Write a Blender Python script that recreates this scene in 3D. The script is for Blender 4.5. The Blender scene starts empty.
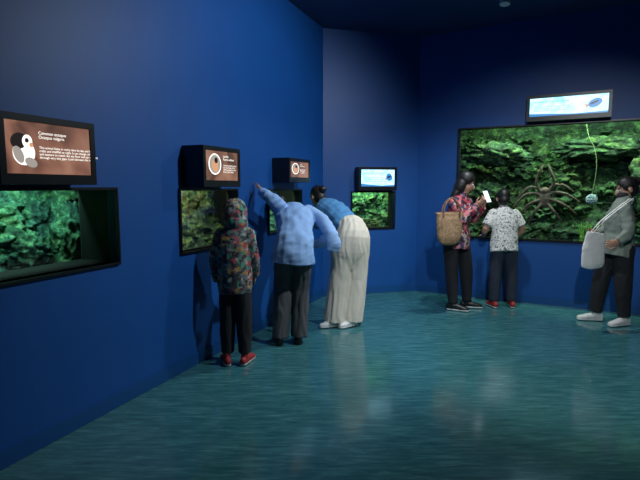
import bpy, bmesh, math, random
from math import *
from mathutils import Vector, Matrix, noise
from mathutils.bvhtree import BVHTree
random.seed(4)
scene=bpy.context.scene
scene.view_settings.view_transform='Standard'
COL=scene.collection
def V(*a): return Vector(a)

# ------------------------------------------------------------ materials
def newmat(name):
    m=bpy.data.materials.new(name); m.use_nodes=True
    nt=m.node_tree; b=nt.nodes['Principled BSDF']
    return m,nt,b
def plain(name,c,rough=.6,metal=0,var=.12,scale=30,bump=0.,spec=.5):
    m,nt,b=newmat(name)
    tc=nt.nodes.new('ShaderNodeTexCoord'); n=nt.nodes.new('ShaderNodeTexNoise'); n.inputs['Scale'].default_value=scale
    n.inputs['Detail'].default_value=4
    nt.links.new(tc.outputs['Object'],n.inputs['Vector'])
    r=nt.nodes.new('ShaderNodeValToRGB')
    r.color_ramp.elements[0].position=.3;r.color_ramp.elements[1].position=.7
    r.color_ramp.elements[0].color=(*[x*(1-var) for x in c],1); r.color_ramp.elements[1].color=(*[min(1,x*(1+var)) for x in c],1)
    nt.links.new(n.outputs['Fac'],r.inputs['Fac']); nt.links.new(r.outputs['Color'],b.inputs['Base Color'])
    b.inputs['Roughness'].default_value=rough; b.inputs['Metallic'].default_value=metal
    b.inputs['Specular IOR Level'].default_value=spec
    if bump:
        bp=nt.nodes.new('ShaderNodeBump'); bp.inputs['Strength'].default_value=bump; bp.inputs['Distance'].default_value=.01
        nt.links.new(n.outputs['Fac'],bp.inputs['Height']); nt.links.new(bp.outputs['Normal'],b.inputs['Normal'])
    return m
def pattern(name,stops,scale=25,rough=.8,kind='voronoi'):
    m,nt,b=newmat(name)
    tc=nt.nodes.new('ShaderNodeTexCoord')
    nz=nt.nodes.new('ShaderNodeTexNoise'); nz.inputs['Scale'].default_value=scale*.9
    mx=nt.nodes.new('ShaderNodeMixRGB'); mx.blend_type='ADD'; mx.inputs['Fac'].default_value=.06
    nt.links.new(tc.outputs['Object'],nz.inputs['Vector'])
    nt.links.new(tc.outputs['Object'],mx.inputs['Color1']); nt.links.new(nz.outputs['Color'],mx.inputs['Color2'])
    if kind=='voronoi':
        v=nt.nodes.new('ShaderNodeTexVoronoi'); v.inputs['Scale'].default_value=scale
        nt.links.new(mx.outputs['Color'],v.inputs['Vector'])
        s=nt.nodes.new('ShaderNodeSeparateColor'); nt.links.new(v.outputs['Color'],s.inputs['Color']); out=s.outputs[0]
    else:
        v=nt.nodes.new('ShaderNodeTexNoise'); v.inputs['Scale'].default_value=scale; v.inputs['Detail'].default_value=1
        nt.links.new(mx.outputs['Color'],v.inputs['Vector']); out=v.outputs['Fac']
    r=nt.nodes.new('ShaderNodeValToRGB'); r.color_ramp.interpolation='CONSTANT'
    cr=r.color_ramp
    while len(cr.elements)<len(stops): cr.elements.new(.5)
    for e,(p,c) in zip(cr.elements,stops): e.position=p; e.color=(*c,1)
    nt.links.new(out,r.inputs['Fac']); nt.links.new(r.outputs['Color'],b.inputs['Base Color'])
    b.inputs['Roughness'].default_value=rough
    return m
def emis(name,c,s):
    m,nt,b=newmat(name); b.inputs['Base Color'].default_value=(*[x*.2 for x in c],1)
    b.inputs['Emission Color'].default_value=(*c,1); b.inputs['Emission Strength'].default_value=s
    b.inputs['Roughness'].default_value=.3
    return m

M_wall=plain('wall_paint_blue',(.004,.074,.30),.5,var=.05,scale=3,bump=0)
M_base=plain('baseboard_blue',(.006,.070,.24),.4,var=.05)
M_ceil=plain('ceiling_paint',(.008,.045,.14),.9,var=.1,scale=2)
M_black=plain('black_laminate',(.006,.007,.009),.35)
M_blackmat=plain('black_matte',(.004,.005,.006),.7)
M_skin=plain('skin',(.50,.27,.18),.5,var=.06)
M_hair=plain('hair_black',(.012,.010,.010),.45,scale=80,bump=.4)
M_eye=plain('eye_white',(.7,.7,.7),.2); M_iris=plain('iris',(.02,.012,.01),.2)
M_lips=plain('lips',(.42,.13,.11),.4)

def floor_mat():
    m,nt,b=newmat('floor_vinyl_teal')
    tc=nt.nodes.new('ShaderNodeTexCoord'); mp=nt.nodes.new('ShaderNodeMapping')
    mp.inputs['Rotation'].default_value=(0,0,radians(-62)); mp.inputs['Scale'].default_value=(1.6,12,1)
    n=nt.nodes.new('ShaderNodeTexNoise'); n.inputs['Scale'].default_value=3.0; n.inputs['Detail'].default_value=10; n.inputs['Roughness'].default_value=.68; n.inputs['Distortion'].default_value=.5
    nt.links.new(tc.outputs['Object'],mp.inputs['Vector']); nt.links.new(mp.outputs['Vector'],n.inputs['Vector'])
    r=nt.nodes.new('ShaderNodeValToRGB'); cr=r.color_ramp
    cr.elements[0].position=.30; cr.elements[0].color=(.018,.100,.115,1)
    cr.elements[1].position=.74; cr.elements[1].color=(.105,.30,.31,1)
    e=cr.elements.new(.5); e.color=(.040,.158,.172,1)
    nt.links.new(n.outputs['Fac'],r.inputs['Fac']); nt.links.new(r.outputs['Color'],b.inputs['Base Color'])
    n2=nt.nodes.new('ShaderNodeTexNoise'); n2.inputs['Scale'].default_value=1.2; n2.inputs['Detail'].default_value=3
    nt.links.new(tc.outputs['Object'],n2.inputs['Vector'])
    mr=nt.nodes.new('ShaderNodeMapRange'); mr.inputs[3].default_value=.10; mr.inputs[4].default_value=.18
    nt.links.new(n2.outputs['Fac'],mr.inputs[0]); nt.links.new(mr.outputs[0],b.inputs['Roughness'])
    n3=nt.nodes.new('ShaderNodeTexNoise'); n3.inputs['Scale'].default_value=3; n3.inputs['Detail'].default_value=1
    nt.links.new(tc.outputs['Object'],n3.inputs['Vector'])
    bp=nt.nodes.new('ShaderNodeBump'); bp.inputs['Strength'].default_value=.05; bp.inputs['Distance'].default_value=.01
    nt.links.new(n3.outputs['Fac'],bp.inputs['Height']); nt.links.new(bp.outputs['Normal'],b.inputs['Normal'])
    return m
M_floor=floor_mat()

# ------------------------------------------------------------ helpers
def link(o,parent=None):
    COL.objects.link(o)
    if parent: o.parent=parent
    return o
def meshobj(name,vs,fs,mats,parent=None,smooth=False,M=None):
    me=bpy.data.meshes.new(name); me.from_pydata([tuple(v) for v in vs],[],fs); me.update()
    if not isinstance(mats,(list,tuple)): mats=[mats]
    for m in mats: me.materials.append(m)
    if smooth: me.polygons.foreach_set('use_smooth',[True]*len(me.polygons))
    o=bpy.data.objects.new(name,me)
    link(o,parent)
    if M: o.matrix_basis=M
    return o
def empty(name,M=None,parent=None):
    o=bpy.data.objects.new(name,None); link(o,parent); o.empty_display_size=.1
    if M: o.matrix_basis=M
    return o
def box(name,lo,hi,mat,parent=None,bev=.0,M=None):
    bm=bmesh.new(); bmesh.ops.create_cube(bm,size=1)
    c=[(a+b)/2 for a,b in zip(lo,hi)]; s=[b-a for a,b in zip(lo,hi)]
    for v in bm.verts: v.co=Vector((v.co.x*s[0]+c[0],v.co.y*s[1]+c[1],v.co.z*s[2]+c[2]))
    if bev: bmesh.ops.bevel(bm,geom=bm.edges[:]+bm.verts[:],offset=bev,segments=2,affect='EDGES')
    me=bpy.data.meshes.new(name); bm.to_mesh(me); bm.free(); me.materials.append(mat)
    o=bpy.data.objects.new(name,me); link(o,parent)
    if M: o.matrix_basis=M
    return o

# ------------------------------------------------------------ room
H=3.44
def nrm(a,b):
    l=hypot(a,b); return (a/l,b/l)
dl=nrm(1.69,3.97);A=(-1.65,2.33);C1=(.04,6.3);C2=(1.34,6.65)
dm=nrm(1.3,.35);dr=(cos(radians(29)),-sin(radians(29)))
def frame(P,d):   # local x along wall, y outwards (behind the wall), z up
    return Matrix(((d[0],-d[1],0,P[0]),(d[1],d[0],0,P[1]),(0,0,1,0),(0,0,0,1)))
FL,FM,FR=frame(A,dl),frame(C1,dm),frame(C2,dr)
def wall(name,F,s0,s1,holes):
    xs=sorted({s0,s1,*[h[0] for h in holes],*[h[1] for h in holes]})
    zs=sorted({0,H,*[h[2] for h in holes],*[h[3] for h in holes]})
    bm=bmesh.new(); vd={}
    def vv(x,z):
        if (x,z) not in vd: vd[(x,z)]=bm.verts.new((x,0,z))
        return vd[(x,z)]
    for i in range(len(xs)-1):
        for j in range(len(zs)-1):
            cx=(xs[i]+xs[i+1])/2; cz=(zs[j]+zs[j+1])/2
            if any(h[0]<cx<h[1] and h[2]<cz<h[3] for h in holes): continue
            bm.faces.new([vv(xs[i],zs[j]),vv(xs[i+1],zs[j]),vv(xs[i+1],zs[j+1]),vv(xs[i],zs[j+1])])
    me=bpy.data.meshes.new(name); bm.to_mesh(me); bm.free(); me.materials.append(M_wall)
    o=bpy.data.objects.new(name,me); link(o); o.matrix_basis=F
    md=o.modifiers.new('thick','SOLIDIFY'); md.thickness=.06; md.offset=-1
    return o
W1=(-.03,.835,.965,1.43); W2=(1.47,2.25,.945,1.42); W3=(2.85,3.62,.98,1.41); W4=(.40,1.0,.90,1.375); W5=(.55,3.25,.80,2.19)
Ll=hypot(1.69,3.97); Lm=hypot(1.3,.35)
wall('wall_left',FL,-5,Ll,[W1,W2,W3]); wall('wall_middle',FM,0,Lm,[W4]); wall('wall_right',FR,0,4.5,[W5])
L0=(A[0]-5*dl[0],A[1]-5*dl[1]); R1=(C2[0]+4.5*dr[0],C2[1]+4.5*dr[1]); R2=(R1[0],L0[1])
def dist(a,b): return hypot(b[0]-a[0],b[1]-a[1])
def dirn(a,b): return nrm(b[0]-a[0],b[1]-a[1])
wall('wall_side',frame(R1,dirn(R1,R2)),0,dist(R1,R2),[])
wall('wall_back',frame(R2,dirn(R2,L0)),0,dist(R2,L0),[])
poly=[L0,R2,R1,C2,C1]
meshobj('floor',[(x,y,0) for x,y in poly]+[(x,y,-.1) for x,y in poly],[(0,1,2,3,4),(9,8,7,6,5)]+[(i,5+i,5+(i+1)%5,(i+1)%5) for i in range(5)],M_floor)
meshobj('ceiling',[(x,y,H) for x,y in poly]+[(x,y,H+.1) for x,y in poly],[(4,3,2,1,0),(5,6,7,8,9)],M_ceil)
def baseboard(name,F,s0,s1):
    o=box(name,(s0,-.012,0),(s1,0,.095),M_base,bev=.003,M=F); return o
baseboard('baseboard_left',FL,-5,Ll); baseboard('baseboard_middle',FM,.0,Lm); baseboard('baseboard_right',FR,0,4.5)

# ------------------------------------------------------------ aquarium windows
def rock_mat(name,dark,mid,light,scale=9):
    m,nt,b=newmat(name)
    tc=nt.nodes.new('ShaderNodeTexCoord'); n=nt.nodes.new('ShaderNodeTexNoise'); n.inputs['Scale'].default_value=scale; n.inputs['Detail'].default_value=8; n.inputs['Roughness'].default_value=.75
    nt.links.new(tc.outputs['Object'],n.inputs['Vector'])
    r=nt.nodes.new('ShaderNodeValToRGB'); cr=r.color_ramp
    cr.elements[0].position=.38; cr.elements[0].color=(*dark,1); cr.elements[1].position=.64; cr.elements[1].color=(*light,1)
    e=cr.elements.new(.5); e.color=(*mid,1)
    nt.links.new(n.outputs['Fac'],r.inputs['Fac'])
    # broad patches of encrusting growth
    n2=nt.nodes.new('ShaderNodeTexNoise'); n2.inputs['Scale'].default_value=scale*.28; n2.inputs['Detail'].default_value=3
    nt.links.new(tc.outputs['Object'],n2.inputs['Vector'])
    r2=nt.nodes.new('ShaderNodeValToRGB'); c2=r2.color_ramp
    c2.elements[0].position=.36; c2.elements[0].color=(.45,.62,.75,1); c2.elements[1].position=.66; c2.elements[1].color=(1.15,1.0,.65,1)
    e2=c2.elements.new(.5); e2.color=(.85,1.08,.85,1)
    nt.links.new(n2.outputs['Fac'],r2.inputs['Fac'])
    mx=nt.nodes.new('ShaderNodeMixRGB'); mx.blend_type='MULTIPLY'; mx.inputs['Fac'].default_value=1
    nt.links.new(r.outputs['Color'],mx.inputs['Color1']); nt.links.new(r2.outputs['Color'],mx.inputs['Color2'])
    nt.links.new(mx.outputs['Color'],b.inputs['Base Color']); b.inputs['Roughness'].default_value=.8
    bp=nt.nodes.new('ShaderNodeBump'); bp.inputs['Strength'].default_value=1; bp.inputs['Distance'].default_value=.03
    nt.links.new(n.outputs['Fac'],bp.inputs['Height']); nt.links.new(bp.outputs['Normal'],b.inputs['Normal'])
    return m
M_rock=rock_mat('mossy_rock',(.008,.03,.022),(.045,.13,.085),(.28,.46,.30),14)
M_rock2=rock_mat('brown_rock',(.012,.016,.008),(.07,.095,.04),(.27,.28,.13),18)
M_rock3=rock_mat('deep_rock',(.003,.010,.007),(.018,.050,.024),(.13,.22,.10),10)
M_plant=rock_mat('sea_plant',(.05,.14,.01),(.16,.38,.05),(.4,.65,.15),40)
M_leaf=rock_mat('sea_leaf',(.012,.05,.015),(.06,.18,.05),(.22,.40,.12),14)
def glassmat():
    m=bpy.data.materials.new('tank_glass'); m.use_nodes=True; nt=m.node_tree
    for n in list(nt.nodes): nt.nodes.remove(n)
    o=nt.nodes.new('ShaderNodeOutputMaterial'); t=nt.nodes.new('ShaderNodeBsdfTransparent'); g=nt.nodes.new('ShaderNodeBsdfGlossy')
    g.inputs['Roughness'].default_value=.02; lw=nt.nodes.new('ShaderNodeLayerWeight'); lw.inputs['Blend'].default_value=.5
    pw=nt.nodes.new('ShaderNodeMath'); pw.operation='POWER'; pw.inputs[1].default_value=4
    ad=nt.nodes.new('ShaderNodeMath'); ad.operation='MULTIPLY_ADD'; ad.inputs[1].default_value=.8; ad.inputs[2].default_value=.05
    nt.links.new(lw.outputs['Facing'],pw.inputs[0]); nt.links.new(pw.outputs[0],ad.inputs[0])
    t.inputs['Color'].default_value=(.86,.98,.94,1)
    mx=nt.nodes.new('ShaderNodeMixShader'); nt.links.new(ad.outputs[0],mx.inputs[0]); nt.links.new(t.outputs[0],mx.inputs[1]); nt.links.new(g.outputs[0],mx.inputs[2]); nt.links.new(mx.outputs[0],o.inputs[0])
    return m
M_glass=glassmat()
def tank(F,W,recess,depth,rock,power,color,seed,leaves=500,leafsize=.03,extra_top=.25,relief=1.,slopek=.75):
    s0,s1,z0,z1=W
    E=empty('aquarium_tank',F)
    fr=.018
    box('frame_top',(s0-fr,-.02,z1),(s1+fr,.07,z1+fr),M_black,E,.003); box('frame_bottom',(s0-fr,-.02,z0-fr),(s1+fr,.07,z0),M_black,E,.003)
    box('frame_left',(s0-fr,-.02,z0),(s0,.07,z1),M_black,E,.003); box('frame_right',(s1,-.02,z0),(s1+fr,.07,z1),M_black,E,.003)
    t=.012
    box('reveal_top',(s0-t,.06,z1),(s1+t,recess,z1+t),M_blackmat,E); box('reveal_bottom',(s0-t,.06,z0-t),(s1+t,recess,z0),M_blackmat,E)
    box('reveal_left',(s0-t,.06,z0),(s0,recess,z1),M_blackmat,E); box('reveal_right',(s1,.06,z0),(s1+t,recess,z1),M_blackmat,E)
    gy=recess-.008
    meshobj('glass_pane',[(s0,gy,z0),(s1,gy,z0),(s1,gy,z1),(s0,gy,z1)],[(0,1,2,3)],M_glass,E)
    ex=.30; a,b_,c,d_=s0-ex,s1+ex,z0-.06,z1+extra_top; y0=recess; y1=recess+depth
    meshobj('tank_shell',[(a,y0,c),(b_,y0,c),(b_,y1,c),(a,y1,c),(a,y0,d_),(b_,y0,d_),(b_,y1,d_),(a,y1,d_)],[(0,3,2,1),(3,7,6,2),(0,4,7,3),(1,2,6,5),(4,5,6,7)],M_blackmat,E)
    st=.010; nx=int((b_-a)/st); nz=int((d_-c)/st); vs=[];fs=[]
    dk=min(1,depth*1.3)*relief
    for j in range(nz+1):
        for i in range(nx+1):
            x=a+(b_-a)*i/nx; z=c+(d_-c)*j/nz
            p=Vector((x*3+seed,seed*1.7,z*4.5))
            r=noise.fractal(p,.75,2.1,6)*.20+abs(noise.noise(p*2.2))*.18-abs(noise.noise(p*5))*.07
            slope=(1-(j/nz))**2*depth*slopek
            damp=max(0,min(1,(z1+.10-z)/.2))
            y=y1-.06-slope-max(-.05,r)*dk*1.25*damp
            vs.append((x+noise.noise(p*3)*.025,max(y0+.06,y),z+noise.noise(p*3+Vector((9,0,0)))*.025))
    for j in range(nz):
        for i in range(nx):
            k=j*(nx+1)+i; fs.append((k,k+1,k+nx+2,k+nx+1))
    meshobj('rockwork',vs,fs,rock,E,True)
    rnd=random.Random(seed); lv=[];lf=[]
    for _ in range(leaves):
        k=rnd.randrange(len(vs)); v=Vector(vs[k])
        if noise.noise(Vector((v.x*3+seed,v.z*3,5)))<.05: continue
        for q in range(3):
            L=leafsize*rnd.uniform(.5,1.3); dr_=Vector((rnd.uniform(-1,1),rnd.uniform(-1,-.1),rnd.uniform(-.3,1.2))).normalized()
            sdv=dr_.cross(Vector((rnd.random(),rnd.random(),rnd.random()))).normalized()*L*.22
            m1=v+dr_*L*.5+Vector((0,0,.1*L)); tip=v+dr_*L+Vector((0,0,-.15*L))
            o=len(lv); lv+=[v-sdv*.3,v+sdv*.3,m1+sdv,tip,m1-sdv]; lf.append((o,o+1,o+2,o+3,o+4))
    meshobj('leafy_growth',lv,lf,M_leaf,E)
    l=bpy.data.lights.new('tank_lamp','AREA'); l.shape='RECTANGLE'; l.size=(s1-s0)*.9; l.size_y=.10; l.energy=power; l.color=color
    lo=bpy.data.objects.new('tank_lamp',l); link(lo,E); lo.location=((s0+s1)/2,recess+.07,d_-.02); lo.rotation_euler=(radians(22),0,0)
    return E
def lump(name,c,r,mat,parent,seed=0,amp=.35,fq=6,sub=5):
    bm=bmesh.new(); bmesh.ops.create_icosphere(bm,subdivisions=sub,radius=1)
    for v in bm.verts:
        n=v.co.normalized(); k=1+amp*noise.fractal(n*fq*.5+Vector((seed,0,0)),.7,2,6)
        v.co=Vector((n.x*r[0]*k+c[0],n.y*r[1]*k+c[1],n.z*r[2]*k+c[2]))
    me=bpy.data.meshes.new(name); bm.to_mesh(me); bm.free(); me.materials.append(mat)
    me.polygons.foreach_set('use_smooth',[True]*len(me.polygons))
    o=bpy.data.objects.new(name,me); link(o,parent); return o
T1=tank(FL,W1,.32,.50,M_rock,10,(.48,1,.82),1,120,.025,relief=.95,slopek=.5)
T2=tank(FL,W2,.10,.45,M_rock2,6,(.85,1,.7),3,250,.025,relief=.6,slopek=.35)
T3=tank(FL,W3,.10,.45,M_rock,7,(.7,1,.65),2,200,.025,relief=.6,slopek=.35)
T4=tank(FM,W4,.20,.42,M_rock,9,(.7,1,.55),14,350,.03,relief=.8,slopek=.5)
T5=tank(FR,W5,.10,1.1,M_rock3,66,(.74,1,.66),20,1600,.045)
def blades(name,parent,c,n,h,spread,mat,seed):
    rnd=random.Random(seed); vs=[];fs=[]
    for i in range(n):
        bx=c[0]+rnd.uniform(-spread,spread); by=c[1]+rnd.uniform(-spread,spread)*.5; hh=h*rnd.uniform(.5,1); an=rnd.uniform(0,6.3); lean=rnd.uniform(.1,.5)*hh
        w=.012
        for k in range(6):
            t=k/5; wx=w*(1-t*.8)
            px=bx+cos(an)*lean*t*t; py=by+sin(an)*lean*t*t*.5; pz=c[2]+hh*t
            vs+= [(px-sin(an)*wx,py+cos(an)*wx,pz),(px+sin(an)*wx,py-cos(an)*wx,pz)]
            if k: q=len(vs)-4; fs.append((q,q+1,q+3,q+2))
    meshobj(name,vs,fs,mat,parent)
blades('sea_grass',T5,(2.22,.35,.78),160,.24,.24,M_plant,3)
blades('sea_grass_tall',T5,(.85,.55,.80),60,.26,.25,M_leaf,8)
lump('coral_boulder',(2.45,.5,.80),(.26,.2,.15),M_rock,T5,3)
lump('coral_shelf',(.95,.5,1.88),(.36,.2,.15),M_rock3,T5,7)
lump('coral_shelf_low',(.80,.55,1.35),(.26,.2,.16),M_rock3,T5,9)
lump('coral_shelf_wide',(2.2,.75,1.95),(.5,.2,.14),M_rock3,T5,19)
lump('coral_ledge',(2.8,.55,1.5),(.3,.2,.4),M_rock3,T5,11)
lump('boulder',(.15,.50,1.0),(.16,.08,.11),M_rock,T1,13)
lump('boulder',(.60,.52,1.02),(.16,.08,.13),M_rock,T1,17)
lump('boulder',(.95,.55,1.12),(.14,.10,.20),M_rock,T1,27)
lump('boulder',(.7,.32,.93),(.2,.08,.07),M_rock2,T4,21)

# ------------------------------------------------------------ loft builder
class Fig:
    def __init__(s): s.v=[];s.f=[];s.lab=[]
    def add(s,vs,fs,lab):
        o=len(s.v); s.v+=vs; s.f+=[tuple(i+o for i in f) for f in fs]; s.lab+=[lab]*len(fs)
    def loft(s,pts,rad,lab,side=(1,0,0),caps=(1,1),n=16,sub=3):
        pts=[Vector(p) for p in pts]; rad=[(r,r) if not isinstance(r,(tuple,list)) else r for r in rad]
        P=[];R=[]
        N=len(pts)
        for i in range(N-1):
            p0=pts[max(i-1,0)];p1=pts[i];p2=pts[i+1];p3=pts[min(i+2,N-1)]
            for k in range(sub):
                t=k/sub
                P.append(.5*((2*p1)+(p2-p0)*t+(2*p0-5*p1+4*p2-p3)*t*t+(-p0+3*p1-3*p2+p3)*t**3))
                u=t*t*(3-2*t); R.append((rad[i][0]*(1-u)+rad[i+1][0]*u,rad[i][1]*(1-u)+rad[i+1][1]*u))
        P.append(pts[-1]);R.append(rad[-1])
        T=[(P[min(i+1,len(P)-1)]-P[max(i-1,0)]).normalized() for i in range(len(P))]
        rows=[]
        if caps[0]:
            m=min(R[0]);
            for a in (80,55,28): rows.append((P[0]-T[0]*m*sin(radians(a)),T[0],(R[0][0]*cos(radians(a)),R[0][1]*cos(radians(a)))))
        rows+=list(zip(P,T,R))
        if caps[1]:
            m=min(R[-1])
            for a in (28,55,80): rows.append((P[-1]+T[-1]*m*sin(radians(a)),T[-1],(R[-1][0]*cos(radians(a)),R[-1][1]*cos(radians(a)))))
        sd=Vector(side); vs=[];fs=[]
        for c,t,r in rows:
            a=sd-t*sd.dot(t)
            if a.length<.05: a=t.orthogonal()
            a.normalize(); b=t.cross(a)
            for k in range(n):
                th=2*pi*k/n; vs.append(c+a*(r[0]*cos(th))+b*(r[1]*sin(th)))
        for i in range(len(rows)-1):
            for k in range(n): fs.append((i*n+k,i*n+(k+1)%n,(i+1)*n+(k+1)%n,(i+1)*n+k))
        fs.append(tuple(range(n-1,-1,-1))); q=(len(rows)-1)*n; fs.append(tuple(q+k for k in range(n)))
        s.add(vs,fs,lab)
    def ell(s,M,c,r,lab,nu=16,nv=10):
        vs=[];fs=[]
        for j in range(1,nv):
            ph=pi*j/nv
            for k in range(nu):
                th=2*pi*k/nu; vs.append(M@Vector((c[0]+r[0]*sin(ph)*cos(th),c[1]+r[1]*sin(ph)*sin(th),c[2]+r[2]*cos(ph))))
        for j in range(nv-2):
            for k in range(nu): fs.append((j*nu+k,(j+1)*nu+k,(j+1)*nu+(k+1)%nu,j*nu+(k+1)%nu))
        vs.append(M@Vector((c[0],c[1],c[2]+r[2])));vs.append(M@Vector((c[0],c[1],c[2]-r[2])))
        t=len(vs)-2
        for k in range(nu): fs.append((t,k,(k+1)%nu)); fs.append((t+1,(nv-2)*nu+(k+1)%nu,(nv-2)*nu+k))
        s.add(vs,fs,lab)
    def build(s,name,mats,voxel=.006,cloth=(),amp=.006,smooth=3,parent=None):
        me=bpy.data.meshes.new(name+'_src'); me.from_pydata([tuple(v) for v in s.v],[],s.f); me.update()
        bvh=BVHTree.FromPolygons(s.v,s.f)
        o=bpy.data.objects.new(name+'_src',me); COL.objects.link(o)
        r=o.modifiers.new('r','REMESH'); r.mode='VOXEL'; r.voxel_size=voxel
        dg=bpy.context.evaluated_depsgraph_get(); dg.update()
        nm=bpy.data.meshes.new_from_object(o.evaluated_get(dg)); nm.name=name
        bpy.data.objects.remove(o)
        bm=bmesh.new(); bm.from_mesh(nm)
        keys=list(mats.keys()); bm.faces.ensure_lookup_table(); clv={}
        for f in bm.faces:
            c=f.calc_center_median(); h=bvh.find_nearest(c); lab=s.lab[h[2]]
            f.material_index=keys.index(lab); f.smooth=True
            for v in f.verts:
                a=clv.get(v.index)
                clv[v.index]=lab if (a is None or a==lab) else ''
        for _ in range(smooth): bmesh.ops.smooth_vert(bm,verts=bm.verts,factor=.5,use_axis_x=True,use_axis_y=True,use_axis_z=True)
        bm.normal_update()
        for v in bm.verts:
            lb=clv.get(v.index)
            if lb in cloth:
                p=v.co
                if lb=='pants':
                    w=noise.noise(Vector((p.x*3,p.y*3,p.z*4)))*.06
                    k=noise.noise(Vector(((p.x+w)*26,(p.y+w)*26,p.z*1.6)))*amp*.8
                else: k=noise.noise(Vector((p.x*11+p.z*5,p.y*11,p.z*7-p.x*4)))*amp*.9+noise.noise(Vector((p.x*5+p.z*11,p.y*7,p.z*20-p.x*12)))*amp*.6
                v.co=v.co+v.normal*k
        nm.materials.clear()
        for k in keys: nm.materials.append(mats[k])
        bm.to_mesh(nm); bm.free()
        ob=bpy.data.objects.new(name,nm); link(ob,parent); return ob

def basis(c,fwd,up,s=1.):
    f=Vector(fwd).normalized(); u=Vector(up); u=(u-f*u.dot(f)).normalized(); r=f.cross(u)
    M=Matrix(((r.x*s,f.x*s,u.x*s,c[0]),(r.y*s,f.y*s,u.y*s,c[1]),(r.z*s,f.z*s,u.z*s,c[2]),(0,0,0,1))); return M
def head(F,c,fwd,up,s=1.,hair='short',mask=False,hood=None):
    M=basis(c,fwd,up,s)
    F.ell(M,(0,-.012,.03),(.073,.094,.086),'skin'); F.ell(M,(0,.022,-.035),(.057,.066,.08),'skin'); F.ell(M,(0,.06,-.092),(.026,.024,.02),'skin')
    F.ell(M,(0,.098,-.018),(.012,.020,.026),'skin')
    for x in(-1,1):
        F.ell(M,(x*.03,.078,.004),(.014,.012,.009),'eye'); F.ell(M,(x*.03,.086,.004),(.007,.007,.007),'iris'); F.ell(M,(x*.031,.082,.027),(.019,.009,.006),'hair')
        if not hood and hair!='long': F.ell(M,(x*.078,-.002,-.012),(.012,.02,.032),'skin')
    if mask: F.ell(M,(0,.045,-.05),(.062,.066,.048),'mask')
    else: F.ell(M,(0,.084,-.058),(.023,.010,.009),'lips')
    if hood:
        F.ell(M,(0,-.03,.02),(.108,.105,.125),hood); F.ell(M,(0,-.05,-.07),(.10,.09,.09),hood)
    else:
        F.ell(M,(0,-.020,.040),(.083,.100,.092),'hair'); F.ell(M,(0,-.045,-.02),(.074,.072,.075),'hair')
        if hair=='long':
            F.ell(M,(0,-.04,-.06),(.092,.075,.12),'hair'); F.ell(M,(0,-.05,-.17),(.082,.05,.10),'hair')
        if hair=='bun': F.ell(M,(0,-.12,.05),(.045,.045,.045),'hair')
def hand(F,w,d,nrml,s=1.,curl=.5,thumb=1):
    M=basis(w,d,nrml,s)   # x across, y along, z = back of hand
    F.ell(M,(0,.045,0),(.042,.055,.016),'skin')
    for i,(x,L) in enumerate(zip((-.033,-.011,.011,.033),(.062,.074,.07,.054))):
        x*=thumb; p=[(x,.075,0)]; a=.15; y,z=.085,0
        for q in(.42,.33,.25):
            y+=cos(a)*L*q*1.25; z-=sin(a)*L*q*1.25; p.append((x*1.25,y,z)); a+=curl
        F.loft([M@Vector(k) for k in p],[.0095*s,.0085*s,.008*s,.007*s],'skin',n=8,sub=2)
    p=[(-.03*thumb,.015,-.004),(-.055*thumb,.04,-.012),(-.062*thumb,.068,-.018),(-.060*thumb,.09,-.024)]
    F.loft([M@Vector(k) for k in p],[.012*s,.011*s,.0095*s,.008*s],'skin',n=8,sub=2)
def shoe(F,x,y,ang,s=1.,lab='shoe',sole='sole'):
    f=Vector((cos(ang),sin(ang),0)); sd=(-f.y,f.x,0); o=Vector((x,y,0))
    P=lambda a,z:o+f*a*s+Vector((0,0,z*s))
    F.loft([P(-.055,.05),P(0,.055),P(.07,.048),P(.13,.040),P(.175,.036)],[(.033*s,.040*s),(.038*s,.046*s),(.042*s,.038*s),(.045*s,.028*s),(.036*s,.022*s)],lab,side=sd)
    F.loft([P(-.065,.016),P(0,.016),P(.08,.016),P(.14,.016),P(.185,.016)],[(.034*s,.014*s),(.038*s,.014*s),(.042*s,.014*s),(.048*s,.014*s),(.036*s,.014*s)],sole,side=sd)
    F.loft([P(-.01,.05),P(-.015,.12)],[.04*s,.036*s],lab,side=sd)

# ---- clothing materials
M_hoodie=pattern('hoodie_print',[(0,(.05,.055,.06)),(.28,(.17,.18,.18)),(.46,(.38,.36,.33)),(.60,(.45,.07,.09)),(.72,(.50,.28,.08)),(.80,(.03,.03,.035)),(.88,(.08,.30,.20))],36)
M_floral=pattern('floral_print',[(0,(.04,.015,.03)),(.3,(.50,.05,.08)),(.55,(.60,.20,.22)),(.72,(.08,.07,.16)),(.85,(.6,.45,.4))],30)
M_tprint=pattern('tshirt_print',[(0,(.10,.11,.12)),(.40,(.75,.75,.72)),(.60,(.14,.15,.16)),(.65,(.75,.75,.72))],38,kind='noise')
M_dark=plain('black_cloth',(.012,.013,.017),.85,bump=.2); M_jean=plain('dark_denim',(.022,.032,.055),.85,bump=.2)
M_grey=plain('grey_trousers',(.085,.088,.095),.85,var=.05,bump=.1); M_ltblue=plain('light_blue_shirt',(.28,.46,.78),.8,var=.04,bump=.1)
M_cream=plain('cream_trousers',(.66,.60,.50),.85,var=.03,bump=.1); M_blue=plain('blue_top',(.07,.24,.48),.8,var=.05,bump=.1)
M_olive=plain('sage_shirt',(.22,.26,.22),.85,var=.05,bump=.1); M_red=plain('red_sneaker',(.40,.03,.03),.6); M_white=plain('white_rubber',(.7,.7,.68),.5)
M_shoeb=plain('black_shoe',(.01,.01,.01),.4); M_mask=plain('face_mask',(.02,.02,.025),.8)
BASE=dict(skin=M_skin,hair=M_hair,eye=M_eye,iris=M_iris,lips=M_lips)
def person(name,F,extra,cloth,amp=.006):
    m=dict(BASE); m.update(extra); return F.build(name,m,cloth=cloth,amp=amp)

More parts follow.
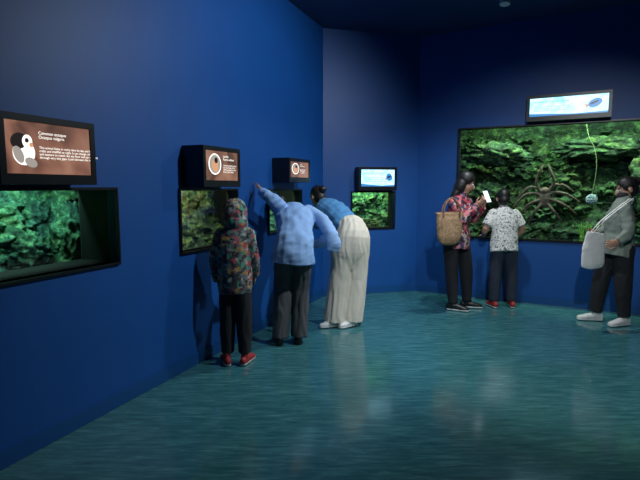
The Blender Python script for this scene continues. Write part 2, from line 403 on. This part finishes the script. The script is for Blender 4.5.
# 1. child in printed hoodie, back to camera at the left wall
F=Fig(); sd=(.93,.1,0)
cx,cy=-.69,3.84
F.loft([(cx,cy,.60),(cx,cy,.68),(cx,cy+.0,.82),(cx,cy+.01,.98),(cx,cy+.02,1.08),(cx,cy+.03,1.14)],[(.135,.105),(.145,.115),(.138,.105),(.148,.10),(.13,.085),(.07,.07)],'hoodie',side=sd,caps=(0,1))
F.loft([(cx-.11,cy+.02,1.07),(cx-.165,cy+.03,.87),(cx-.16,cy+.10,.68)],[(.055,.055),(.05,.052),(.04,.042)],'hoodie',caps=(1,0))
F.loft([(cx+.11,cy+.02,1.07),(cx+.15,cy+.03,.87),(cx+.14,cy+.14,.72)],[(.055,.055),(.05,.052),(.04,.042)],'hoodie',caps=(1,0))
hand(F,(cx-.158,cy+.11,.685),(0.05,.25,-1),(-1,0,0),.72,.3,-1); hand(F,(cx+.138,cy+.15,.72),(0,.5,-.8),(1,0,0),.72,.3,1)
F.loft([(cx,cy+.03,1.08),(cx-.01,cy+.04,1.2)],[.05,.05],'skin')
head(F,(cx-.02,cy+.06,1.225),(-.75,.65,-.12),(0,.1,1),.95,hood='hoodie')
for x in(-1,1):
    F.loft([(cx+x*.060,cy,.60),(cx+x*.068,cy-.0,.38),(cx+x*.07,cy-.01,.10)],[(.070,.085),(.066,.072),(.052,.06)],'pants',caps=(1,0))
shoe(F,cx-.075,cy-.03,radians(112),.82,'shoe','sole'); shoe(F,cx+.075,cy-.02,radians(75),.82,'shoe','sole')
person('child',F,dict(hoodie=M_hoodie,pants=M_dark,shoe=M_red,sole=M_white),('hoodie','pants'))

# 2. woman in light blue shirt, stooping to the window with hand on the wall
F=Fig(); 
F.loft([(-.25,4.33,.76),(-.24,4.35,.90),(-.235,4.48,1.04),(-.245,4.66,1.16),(-.27,4.79,1.22)],[(.205,.155),(.188,.15),(.17,.125),(.195,.12),(.13,.085)],'shirt',side=(1,0,0),caps=(0,1))
F.loft([(-.38,4.70,1.24),(-.46,4.52,1.35),(-.555,4.60,1.40)],[(.082,.074),(.064,.060),(.046,.046)],'shirt',caps=(1,0))
hand(F,(-.545,4.59,1.40),(-.4,.6,.45),(1,0,.2),.9,.2,1)
F.loft([(-.12,4.72,1.20),(.03,4.62,1.12),(.115,4.5,.99)],[(.085,.08),(.07,.065),(.060,.06)],'shirt'); F.loft([(.115,4.5,.99),(.03,4.62,.92),(-.07,4.70,.88)],[(.058,.058),(.052,.052),(.042,.042)],'shirt',caps=(1,0))
F.loft([(.10,4.47,1.01),(.13,4.45,.92),(.12,4.45,.86)],[(.06,.04),(.07,.03),(.055,.015)],'shirt')
hand(F,(-.07,4.70,.88),(-.7,.1,-.6),(.3,.6,.4),.9,.4,1)
F.loft([(-.29,4.76,1.21),(-.37,4.84,1.24)],[.055,.052],'skin')
head(F,(-.42,4.88,1.25),(-.45,.85,-.4),(-.2,.2,1),.97,'short')
F.loft([(-.325,4.37,.78),(-.345,4.41,.50),(-.37,4.33,.06)],[(.098,.12),(.085,.095),(.075,.09)],'pants',caps=(1,0))
F.loft([(-.165,4.37,.78),(-.18,4.43,.50),(-.195,4.37,.06)],[(.098,.12),(.085,.095),(.075,.09)],'pants',caps=(1,0))
shoe(F,-.38,4.32,radians(105),.95,'shoe','shoe'); shoe(F,-.20,4.36,radians(95),.95,'shoe','shoe')
person('woman',F,dict(shirt=M_ltblue,pants=M_grey,shoe=M_shoeb),('shirt','pants'),.014)

# 3. woman in blue top and wide cream trousers, bending
F=Fig()
F.loft([(.31,4.95,.95),(.29,5.0,1.04),(.21,5.15,1.14),(.12,5.30,1.22),(.07,5.37,1.25)],[(.160,.130),(.155,.125),(.15,.11),(.175,.105),(.11,.08)],'shirt',side=(.85,.5,0))
F.loft([(.0,5.27,1.22),(-.04,5.36,1.02),(-.07,5.46,1.10)],[(.06,.06),(.05,.05),(.04,.04)],'shirt',caps=(1,0)); hand(F,(-.07,5.46,1.10),(-.3,.5,.5),(.5,-.5,.3),.85,.4,-1)
F.loft([(.22,5.40,1.20),(.30,5.42,1.0)],[(.06,.06),(.05,.05)],'shirt',caps=(1,0)); F.loft([(.30,5.42,1.0),(.31,5.30,.80)],[.042,.03],'skin'); hand(F,(.31,5.30,.80),(-.1,-.5,-.8),(1,0,0),.9,.5,1)
F.loft([(.06,5.36,1.25),(-.0,5.42,1.32)],[.052,.05],'skin')
head(F,(-.03,5.45,1.34),(-.6,.75,-.35),(-.1,.2,1),.97,'bun')
F.loft([(.325,4.95,1.03),(.33,4.92,.94),(.315,4.93,.82),(.30,4.95,.70)],[(.155,.135),(.185,.165),(.205,.165),(.19,.14)],'pants',side=(.95,.25,0))
F.loft([(.24,4.93,.82),(.215,4.95,.5),(.16,4.93,.05)],[(.125,.145),(.115,.13),(.125,.145)],'pants',caps=(1,0))
F.loft([(.39,4.95,.82),(.38,4.99,.5),(.33,4.97,.05)],[(.125,.145),(.115,.13),(.125,.145)],'pants',caps=(1,0))
shoe(F,.16,4.88,radians(200),.90); shoe(F,.34,4.90,radians(215),.90)
person('woman',F,dict(shirt=M_blue,pants=M_cream,shoe=M_white,sole=M_white),('shirt','pants'),.013)

# 4. woman with phone and handbag
F=Fig(); cx,cy=1.62,5.62
F.loft([(cx-.02,cy,.74),(cx-.01,cy,.86),(cx,cy,1.0),(cx+.01,cy,1.16),(cx+.02,cy+.0,1.29),(cx+.03,cy,1.35)],[(.165,.15),(.165,.15),(.14,.125),(.16,.13),(.165,.10),(.07,.07)],'shirt',side=(.75,.65,0),caps=(0,1))
F.loft([(cx-.09,cy-.10,1.27),(cx-.02,cy-.20,1.07)],[(.062,.062),(.052,.052)],'shirt'); F.loft([(cx-.02,cy-.20,1.07),(cx+.15,cy-.20,1.24)],[(.052,.052),(.04,.04)],'shirt',caps=(1,0))
hand(F,(cx+.145,cy-.20,1.24),(.75,.1,.6),(.2,-.8,-.4),.9,.6,1)
F.loft([(cx+.13,cy+.09,1.27),(cx+.20,cy+.05,1.07)],[(.062,.062),(.052,.052)],'shirt'); F.loft([(cx+.20,cy+.05,1.07),(cx+.25,cy-.10,1.22)],[(.05,.05),(.04,.04)],'shirt',caps=(1,0))
hand(F,(cx+.25,cy-.10,1.22),(.1,-.4,.8),(.9,.1,.1),.88,.7,-1)
F.loft([(cx+.02,cy,1.28),(cx+.05,cy-.01,1.42)],[.055,.05],'skin')
head(F,(cx+.075,cy-.02,1.50),(.85,-.25,-.42),(.3,0,1),1.0,'long')
F.loft([(cx-.09,cy-.04,.80),(cx-.07,cy-.04,.48),(cx-.05,cy-.06,.09)],[(.092,.105),(.078,.085),(.055,.062)],'pants',caps=(1,0))
F.loft([(cx+.07,cy+.06,.80),(cx+.13,cy+.06,.48),(cx+.15,cy+.06,.09)],[(.092,.105),(.078,.085),(.055,.062)],'pants',caps=(1,0))
shoe(F,cx-.05,cy-.07,radians(-25),.95,'shoe','sole'); shoe(F,cx+.15,cy+.05,radians(-10),.95,'shoe','sole')
w4=person('woman',F,dict(shirt=M_floral,pants=M_dark,shoe=M_shoeb,sole=M_white),('shirt','pants'))
# smartphone
Mp=basis((cx+.27,cy-.175,1.345),(-.35,-.1,.75),(-.8,-.35,.5))
ph=empty('smartphone',Mp); box('phone_body',(-.036,-.075,-.004),(.036,.075,.004),M_black,ph,.003); box('phone_screen',(-.033,-.07,.0035),(.033,.07,.0048),emis('phone_display',(.8,.9,1),1.8),ph)
# handbag
M_tan=pattern('bag_tan_print',[(0,(.33,.20,.11)),(.5,(.42,.27,.15)),(.8,(.25,.14,.07))],60); M_strap=plain('bag_leather',(.20,.10,.05),.5)
F=Fig(); bx,by=1.45,5.36
F.loft([(bx,by,.86),(bx,by,.90),(bx,by,1.05),(bx,by,1.16)],[(.135,.065),(.155,.07),(.168,.06),(.175,.04)],'bag',side=(.9,.3,0),caps=(1,0))
F.loft([(bx-.17,by-.055,1.16),(bx,by,1.165),(bx+.17,by+.055,1.16)],[.012,.012,.012],'strap')
for o in(-.04,.04):
    F.loft([(bx-.09,by+o-.03,1.12),(bx-.07,by+o-.01,1.24),(bx+.02,by+o*.5+.02,1.33),(bx+.10,by+o+.02,1.24),(bx+.11,by+o+.03,1.12)],[.009]*5,'strap')
F.build('handbag',dict(bag=M_tan,strap=M_strap),.005,('bag',),.004)

# 5. boy
F=Fig(); cx,cy=2.215,5.72
F.loft([(cx-.01,cy-.02,.68),(cx-.01,cy,.78),(cx,cy+.01,.92),(cx,cy+.04,1.06),(cx,cy+.06,1.15),(cx,cy+.08,1.19)],[(.17,.13),(.165,.125),(.15,.11),(.165,.105),(.14,.08),(.06,.06)],'shirt',side=(1,0,0),caps=(0,1))
for x in(-1,1):
    F.loft([(cx+x*.13,cy+.06,1.13),(cx+x*.21,cy+.03,.99)],[(.06,.06),(.062,.06)],'shirt',caps=(1,0))
    F.loft([(cx+x*.20,cy+.04,1.01),(cx+x*.225,cy+.05,.92),(cx+x*.17,cy+.20-x*.06,.85)],[.04,.037,.028],'skin')
    hand(F,(cx+x*.17,cy+.20-x*.06,.85),(-x*.2,.9,0),(0,0,1),.75,.35,-x)
    F.loft([(cx+x*.075,cy,.70),(cx+x*.095,cy+.0,.42),(cx+x*.105,cy-.01,.09)],[(.085,.095),(.075,.08),(.062,.07)],'pants',caps=(1,0))
F.loft([(cx,cy+.07,1.13),(cx,cy+.09,1.26)],[.046,.044],'skin')
head(F,(cx,cy+.10,1.31),(.1,.95,-.2),(0,.15,1),.93,'short')
shoe(F,cx-.11,cy-.03,radians(100),.84); shoe(F,cx+.11,cy-.03,radians(80),.84)
person('boy',F,dict(shirt=M_tprint,pants=M_jean,shoe=M_red,sole=M_white),('shirt','pants'))

# 6. woman on the right with tote
F=Fig(); cx,cy=3.14,5.02
F.loft([(cx-.02,cy,.74),(cx-.01,cy,.82),(cx,cy,.96),(cx,cy,1.12),(cx+.01,cy,1.24),(cx+.03,cy,1.31)],[(.185,.165),(.18,.16),(.155,.135),(.17,.14),(.155,.10),(.075,.075)],'shirt',side=(.5,.85,0),caps=(0,1))
F.loft([(cx-.04,cy-.12,1.22),(cx-.03,cy-.20,1.0),(cx-.14,cy-.22,.90)],[(.068,.068),(.058,.058),(.045,.045)],'shirt',caps=(1,0))
hand(F,(cx-.14,cy-.22,.90),(-.9,.05,-.2),(0,-1,.1),.9,.8,1)
F.loft([(cx+.06,cy+.14,1.22),(cx-.02,cy+.2,1.0),(cx-.14,cy+.18,.95)],[(.068,.068),(.058,.058),(.045,.045)],'shirt',caps=(1,0)); hand(F,(cx-.14,cy+.18,.95),(-.9,-.2,.2),(0,1,.1),.9,.6,-1)
F.loft([(cx+.03,cy,1.26),(cx+.04,cy,1.38)],[.055,.052],'skin')
head(F,(cx+.045,cy,1.43),(-.9,.1,-.25),(0,0,1),1.0,'bun',mask=True)
F.loft([(cx-.03,cy+.06,.80),(cx-.10,cy+.09,.46),(cx-.14,cy+.09,.10)],[(.105,.11),(.085,.09),(.058,.062)],'pants',caps=(1,0))
F.loft([(cx+.02,cy-.06,.80),(cx+.02,cy-.09,.46),(cx+.05,cy-.10,.10)],[(.105,.11),(.085,.09),(.058,.062)],'pants',caps=(1,0))
shoe(F,cx-.14,cy+.09,radians(170),.95); shoe(F,cx+.05,cy-.10,radians(195),.95)
person('woman',F,dict(shirt=M_olive,pants=M_dark,shoe=M_white,sole=M_white,mask=M_mask),('shirt','pants'),.009)
M_canvas=plain('white_canvas',(.88,.87,.83),.9,var=.03,bump=.1)
F=Fig(); bx,by=2.74,4.77
F.loft([(bx,by,.66),(bx,by,.70),(bx,by,.85),(bx+.02,by,1.0)],[(.13,.030),(.135,.04),(.13,.035),(.115,.018)],'bag',side=(1,.2,0),caps=(1,0))
for o in(-.02,.025): F.loft([(bx-.05,by+o,.97),(bx+.08,by+o,1.12),(bx+.26,by+o-.0,1.27),(bx+.39,by+o+.06,1.335),(bx+.44,by+.16+o,1.28)],[(.010,.005)]*5,'bag',side=(0,1,0))
F.build('tote_bag',dict(bag=M_canvas),.005,('bag',),.006)

# ------------------------------------------------------------ spider crab + enrichment ball in big tank
M_crab=plain('crab_shell',(.12,.080,.065),.6,var=.6,scale=30,bump=.5)
F=Fig(); I=Matrix.Identity(4); c=Vector((1.58,.30,1.30))
F.ell(I,c,(.10,.06,.12),'crab'); F.ell(I,c+Vector((0,-.02,.10)),(.05,.04,.05),'crab')
legs=[(-.20,.16,-.38,-.02),(-.24,.06,-.42,-.14),(-.20,-.08,-.34,-.28),(-.10,-.16,-.20,-.36),(.20,.20,.36,.10),(.24,.08,.44,-.04),(.22,-.06,.40,-.2),(.12,-.16,.24,-.34)]
for a,b,e,g in legs:
    a,b,e,g=a*.9,b*.9,e*.9,g*.9
    F.loft([c,c+Vector((a*.45,-.04,b*.7+.03)),c+Vector((a,-.05,b)),c+Vector(((a+e)/2,-.02,(b+g)/2+.01)),c+Vector((e,.02,g))],[.026,.022,.02,.017,.009],'crab',n=8)
for x in(-1,1):
    F.loft([c,c+Vector((x*.10,-.06,.2)),c+Vector((x*.06,-.1,.34)),c+Vector((x*.03,-.1,.42))],[.022,.018,.02,.01],'crab',n=8)
cr=F.build('spider_crab',dict(crab=M_crab),.006); cr.matrix_basis=FR
tb=empty('feeding_ball',FR)
def curve(name,pts,r,mat,parent):
    cu=bpy.data.curves.new(name,'CURVE'); cu.dimensions='3D'; cu.bevel_depth=r; sp=cu.splines.new('NURBS'); sp.points.add(len(pts)-1)
    for p,q in zip(sp.points,pts): p.co=(*q,1)
    sp.use_endpoint_u=True; sp.order_u=3; cu.materials.append(mat); o=bpy.data.objects.new(name,cu); link(o,parent); return o
M_rope=plain('rope',(.22,.28,.14),.7); M_ball=plain('ball_plastic',(.30,.36,.48),.5)
curve('rope',[(1.98,.3,2.42),(2.0,.3,2.1),(2.12,.3,1.9),(2.14,.3,1.6),(2.10,.3,1.35)],.003,M_rope,tb)
bm=bmesh.new(); bmesh.ops.create_icosphere(bm,subdivisions=2,radius=.06); 
for v in bm.verts: v.co+=Vector((2.10,.3,1.30))
me=bpy.data.meshes.new('ball_lattice'); bm.to_mesh(me); bm.free(); me.materials.append(M_ball); o=bpy.data.objects.new('ball_lattice',me); link(o,tb); md=o.modifiers.new('w','WIREFRAME'); md.thickness=.011

# ------------------------------------------------------------ info displays
def screenmat(name,stops,scale,strength,vec=(0,1,0),dist=2.):
    m,nt,b=newmat(name); tc=nt.nodes.new('ShaderNodeTexCoord'); w=nt.nodes.new('ShaderNodeTexNoise'); w.inputs['Scale'].default_value=scale; w.inputs['Detail'].default_value=1.5; w.inputs['Distortion'].default_value=dist
    nt.links.new(tc.outputs['Object'],w.inputs['Vector']); r=nt.nodes.new('ShaderNodeValToRGB'); cr=r.color_ramp
    while len(cr.elements)<len(stops): cr.elements.new(.5)
    for e,(p,c) in zip(cr.elements,stops): e.position=p; e.color=(*c,1)
    nt.links.new(w.outputs['Fac'],r.inputs['Fac']); nt.links.new(r.outputs['Color'],b.inputs['Emission Color']); b.inputs['Emission Strength'].default_value=strength
    b.inputs['Base Color'].default_value=(.02,.02,.02,1); b.inputs['Roughness'].default_value=.3; return m
S_brown=screenmat('display_brown',[(.35,(.08,.035,.025)),(.5,(.22,.10,.065)),(.65,(.30,.15,.10))],2.5,1.15)
S_cyan=screenmat('display_cyan',[(.3,(.22,.62,.85)),(.5,(.50,.85,1)),(.6,(.35,.75,.95))],3,1.9)
E_white=emis('display_white',(1,.97,.9),1.4); E_dark=emis('display_dark',(.03,.02,.02),.5); E_blue=emis('display_blue',(.05,.25,.6),1.); E_or=emis('display_orange',(.75,.38,.2),.9); E_txt=emis('display_text',(.1,.3,.45),.8); E_grey=emis('display_grey',(.4,.36,.32),.9)
def disc(name,cx,cz,rx,rz,y,mat,parent,n=24,rot=0):
    vs=[(cx,y,cz)]+[(cx+rx*cos(t)*cos(rot)-rz*sin(t)*sin(rot),y,cz+rx*cos(t)*sin(rot)+rz*sin(t)*cos(rot)) for t in [2*pi*k/n for k in range(n)]]
    meshobj(name,vs,[(0,1+k,1+(k+1)%n) for k in range(n)],mat,parent)
def text(s,x,z,size,y,mat,parent,name='caption'):
    cu=bpy.data.curves.new(name,'FONT'); cu.body=s; cu.size=size; cu.space_line=.95; cu.materials.append(mat)
    o=bpy.data.objects.new(name,cu); link(o,parent); o.location=(x,y,z); o.rotation_euler=(radians(90),0,0)
def display(F,s0,s1,z0,z1,dep,kind,m=.035):
    E=empty('information_display',F)
    box('housing',(s0,-dep+.01,z0),(s1,0,z1),M_black,E,.004)
    mb=m*1.5
    for nm,lo,hi in(('bezel_top',(s0,-dep,z1-m),(s1,-dep+.012,z1)),('bezel_bottom',(s0,-dep,z0),(s1,-dep+.012,z0+mb)),('bezel_left',(s0,-dep,z0+mb),(s0+m,-dep+.012,z1-m)),('bezel_right',(s1-m,-dep,z0+mb),(s1,-dep+.012,z1-m))):
        box(nm,lo,hi,M_black,E,.002)
    a,b,c,d=s0+m,s1-m,z0+mb,z1-m; y=-dep+.006
    w=b-a;h=d-c
    meshobj('screen',[(a,y,c),(b,y,c),(b,y,d),(a,y,d)],[(0,1,2,3)],S_brown if kind!='cyan' else S_cyan,E)
    y-=.0015
    if kind=='brown':
        disc('picture_body',a+w*.19,c+h*.40,w*.12,h*.24,y,E_white,E,rot=-.3); disc('picture_back',a+w*.14,c+h*.62,w*.09,h*.15,y-.0005,E_dark,E,rot=.5)
        disc('picture_head',a+w*.23,c+h*.62,w*.055,h*.13,y-.001,E_white,E); disc('picture_eye_patch',a+w*.225,c+h*.64,w*.022,h*.045,y-.0015,E_dark,E); disc('picture_beak',a+w*.27,c+h*.56,w*.022,h*.045,y-.002,E_or,E)
        disc('picture_wing',a+w*.13,c+h*.36,w*.05,h*.17,y-.0015,E_grey,E,rot=.4)
        disc('picture_foot',a+w*.26,c+h*.22,w*.07,h*.09,y-.0012,E_grey,E,rot=-.4)
        text('Common octopus\nOctopus vulgaris',a+w*.36,c+h*.78,h*.085,y,E_white,E)
        text('This animal hides in rocky dens by day and hunts\ncrabs and shellfish at night. It can change colour\nand texture to match the sea floor and can squeeze\nthrough very tiny gaps. Look between the rocks.',a+w*.36,c+h*.50,h*.068,y,E_white,E,'body_text')
    elif kind=='portrait':
        disc('picture_ring',a+w*.27,c+h*.55,w*.19,h*.36,y,E_white,E); disc('picture',a+w*.27,c+h*.55,w*.165,h*.315,y-.0005,E_grey,E); disc('picture_animal',a+w*.27,c+h*.50,w*.09,h*.22,y-.001,E_or,E,rot=.4); disc('picture_animal_head',a+w*.30,c+h*.68,w*.05,h*.10,y-.0015,E_dark,E)
        text('Lionfish\nPterois volitans',a+w*.52,c+h*.8,h*.11,y,E_white,E)
        text('Venomous spines protect\nthis slow hunter of the\nreef from larger fish and\nfrom careless divers.',a+w*.52,c+h*.5,h*.08,y,E_white,E,'body_text')
    else:
        text('JAPANESE SPIDER CRAB',a+w*.05,c+h*.72,h*.17,y,E_blue,E)
        text('The largest living crab, found in deep cold\nwater off Japan. Its legs can span 3.7 metres.\nIt feeds on shellfish and fallen animals.',a+w*.05,c+h*.48,h*.11,y,E_txt,E,'body_text')
        disc('fish_body',a+w*.84,c+h*.55,w*.09,h*.22,y,E_blue,E,rot=.4); disc('fish_stripe',a+w*.83,c+h*.57,w*.06,h*.05,y-.0005,E_dark,E,rot=.4)
        meshobj('fish_tail',[(a+w*.77,y,c+h*.48),(a+w*.71,y,c+h*.52),(a+w*.74,y,c+h*.26)],[(0,1,2)],E_or,E)
        meshobj('wave_band',[(a,y,c),(b,y,c),(b,y,c+h*.10),(a+w*.6,y,c+h*.05),(a,y,c+h*.16)],[(0,1,2,3,4)],E_blue,E)
display(FL,-.02,.525,1.462,1.80,.20,'brown'); display(FL,1.51,2.02,1.45,1.765,.20,'portrait'); display(FL,2.94,3.46,1.50,1.75,.20,'portrait')
display(FM,.44,.975,1.405,1.71,.15,'cyan'); display(FR,1.365,2.24,2.225,2.52,.15,'cyan')

# ------------------------------------------------------------ ceiling spotlight fixture
def fixture(loc,aim,energy,color,rad=.05,ang=110,blend=.8):
    E=empty('ceiling_spotlight'); E.location=loc
    F=Fig(); d=(Vector(aim)-Vector(loc)).normalized()
    F.loft([(0,0,H-loc[2]-.005),(0,0,.04)],[.018,.012],'m',n=12); F.loft([(0,0,.06),(0,0,.0)],[.03,.03],'m'); F.loft([tuple(-d*.09),tuple(d*.03),tuple(d*.05)],[.04,.05,.055],'m',caps=(1,0))
    o=F.build('lamp_head',dict(m=M_white),.006,parent=E)
    l=bpy.data.lights.new('bulb','SPOT'); l.energy=energy; l.color=color; l.shadow_soft_size=rad; l.spot_size=radians(ang); l.spot_blend=blend
    lo=bpy.data.objects.new('bulb',l); link(lo,E); lo.location=d*.08; lo.rotation_euler=d.to_track_quat('-Z','Y').to_euler()
fixture((1.84,5.0,3.30),(1.5,4.6,0),165,(.9,.96,1),.06,130)
fixture((1.8,3.2,3.30),(-.6,4.7,1.3),245,(.8,.92,1),.06,110)
fixture((.6,.6,3.36),(2.5,5.4,.2),320,(.88,.95,1),.06,58,.6)
w=bpy.data.worlds.new('world'); scene.world=w; w.use_nodes=True; w.node_tree.nodes['Background'].inputs[0].default_value=(.02,.05,.12,1); w.node_tree.nodes['Background'].inputs[1].default_value=.3

cam=bpy.data.cameras.new('camera'); cam.lens=27; cam.sensor_width=36; co=bpy.data.objects.new('camera',cam); link(co)
co.location=(0,0,1.45); co.rotation_euler=(radians(90)-atan(53/480.),0,0); scene.camera=co
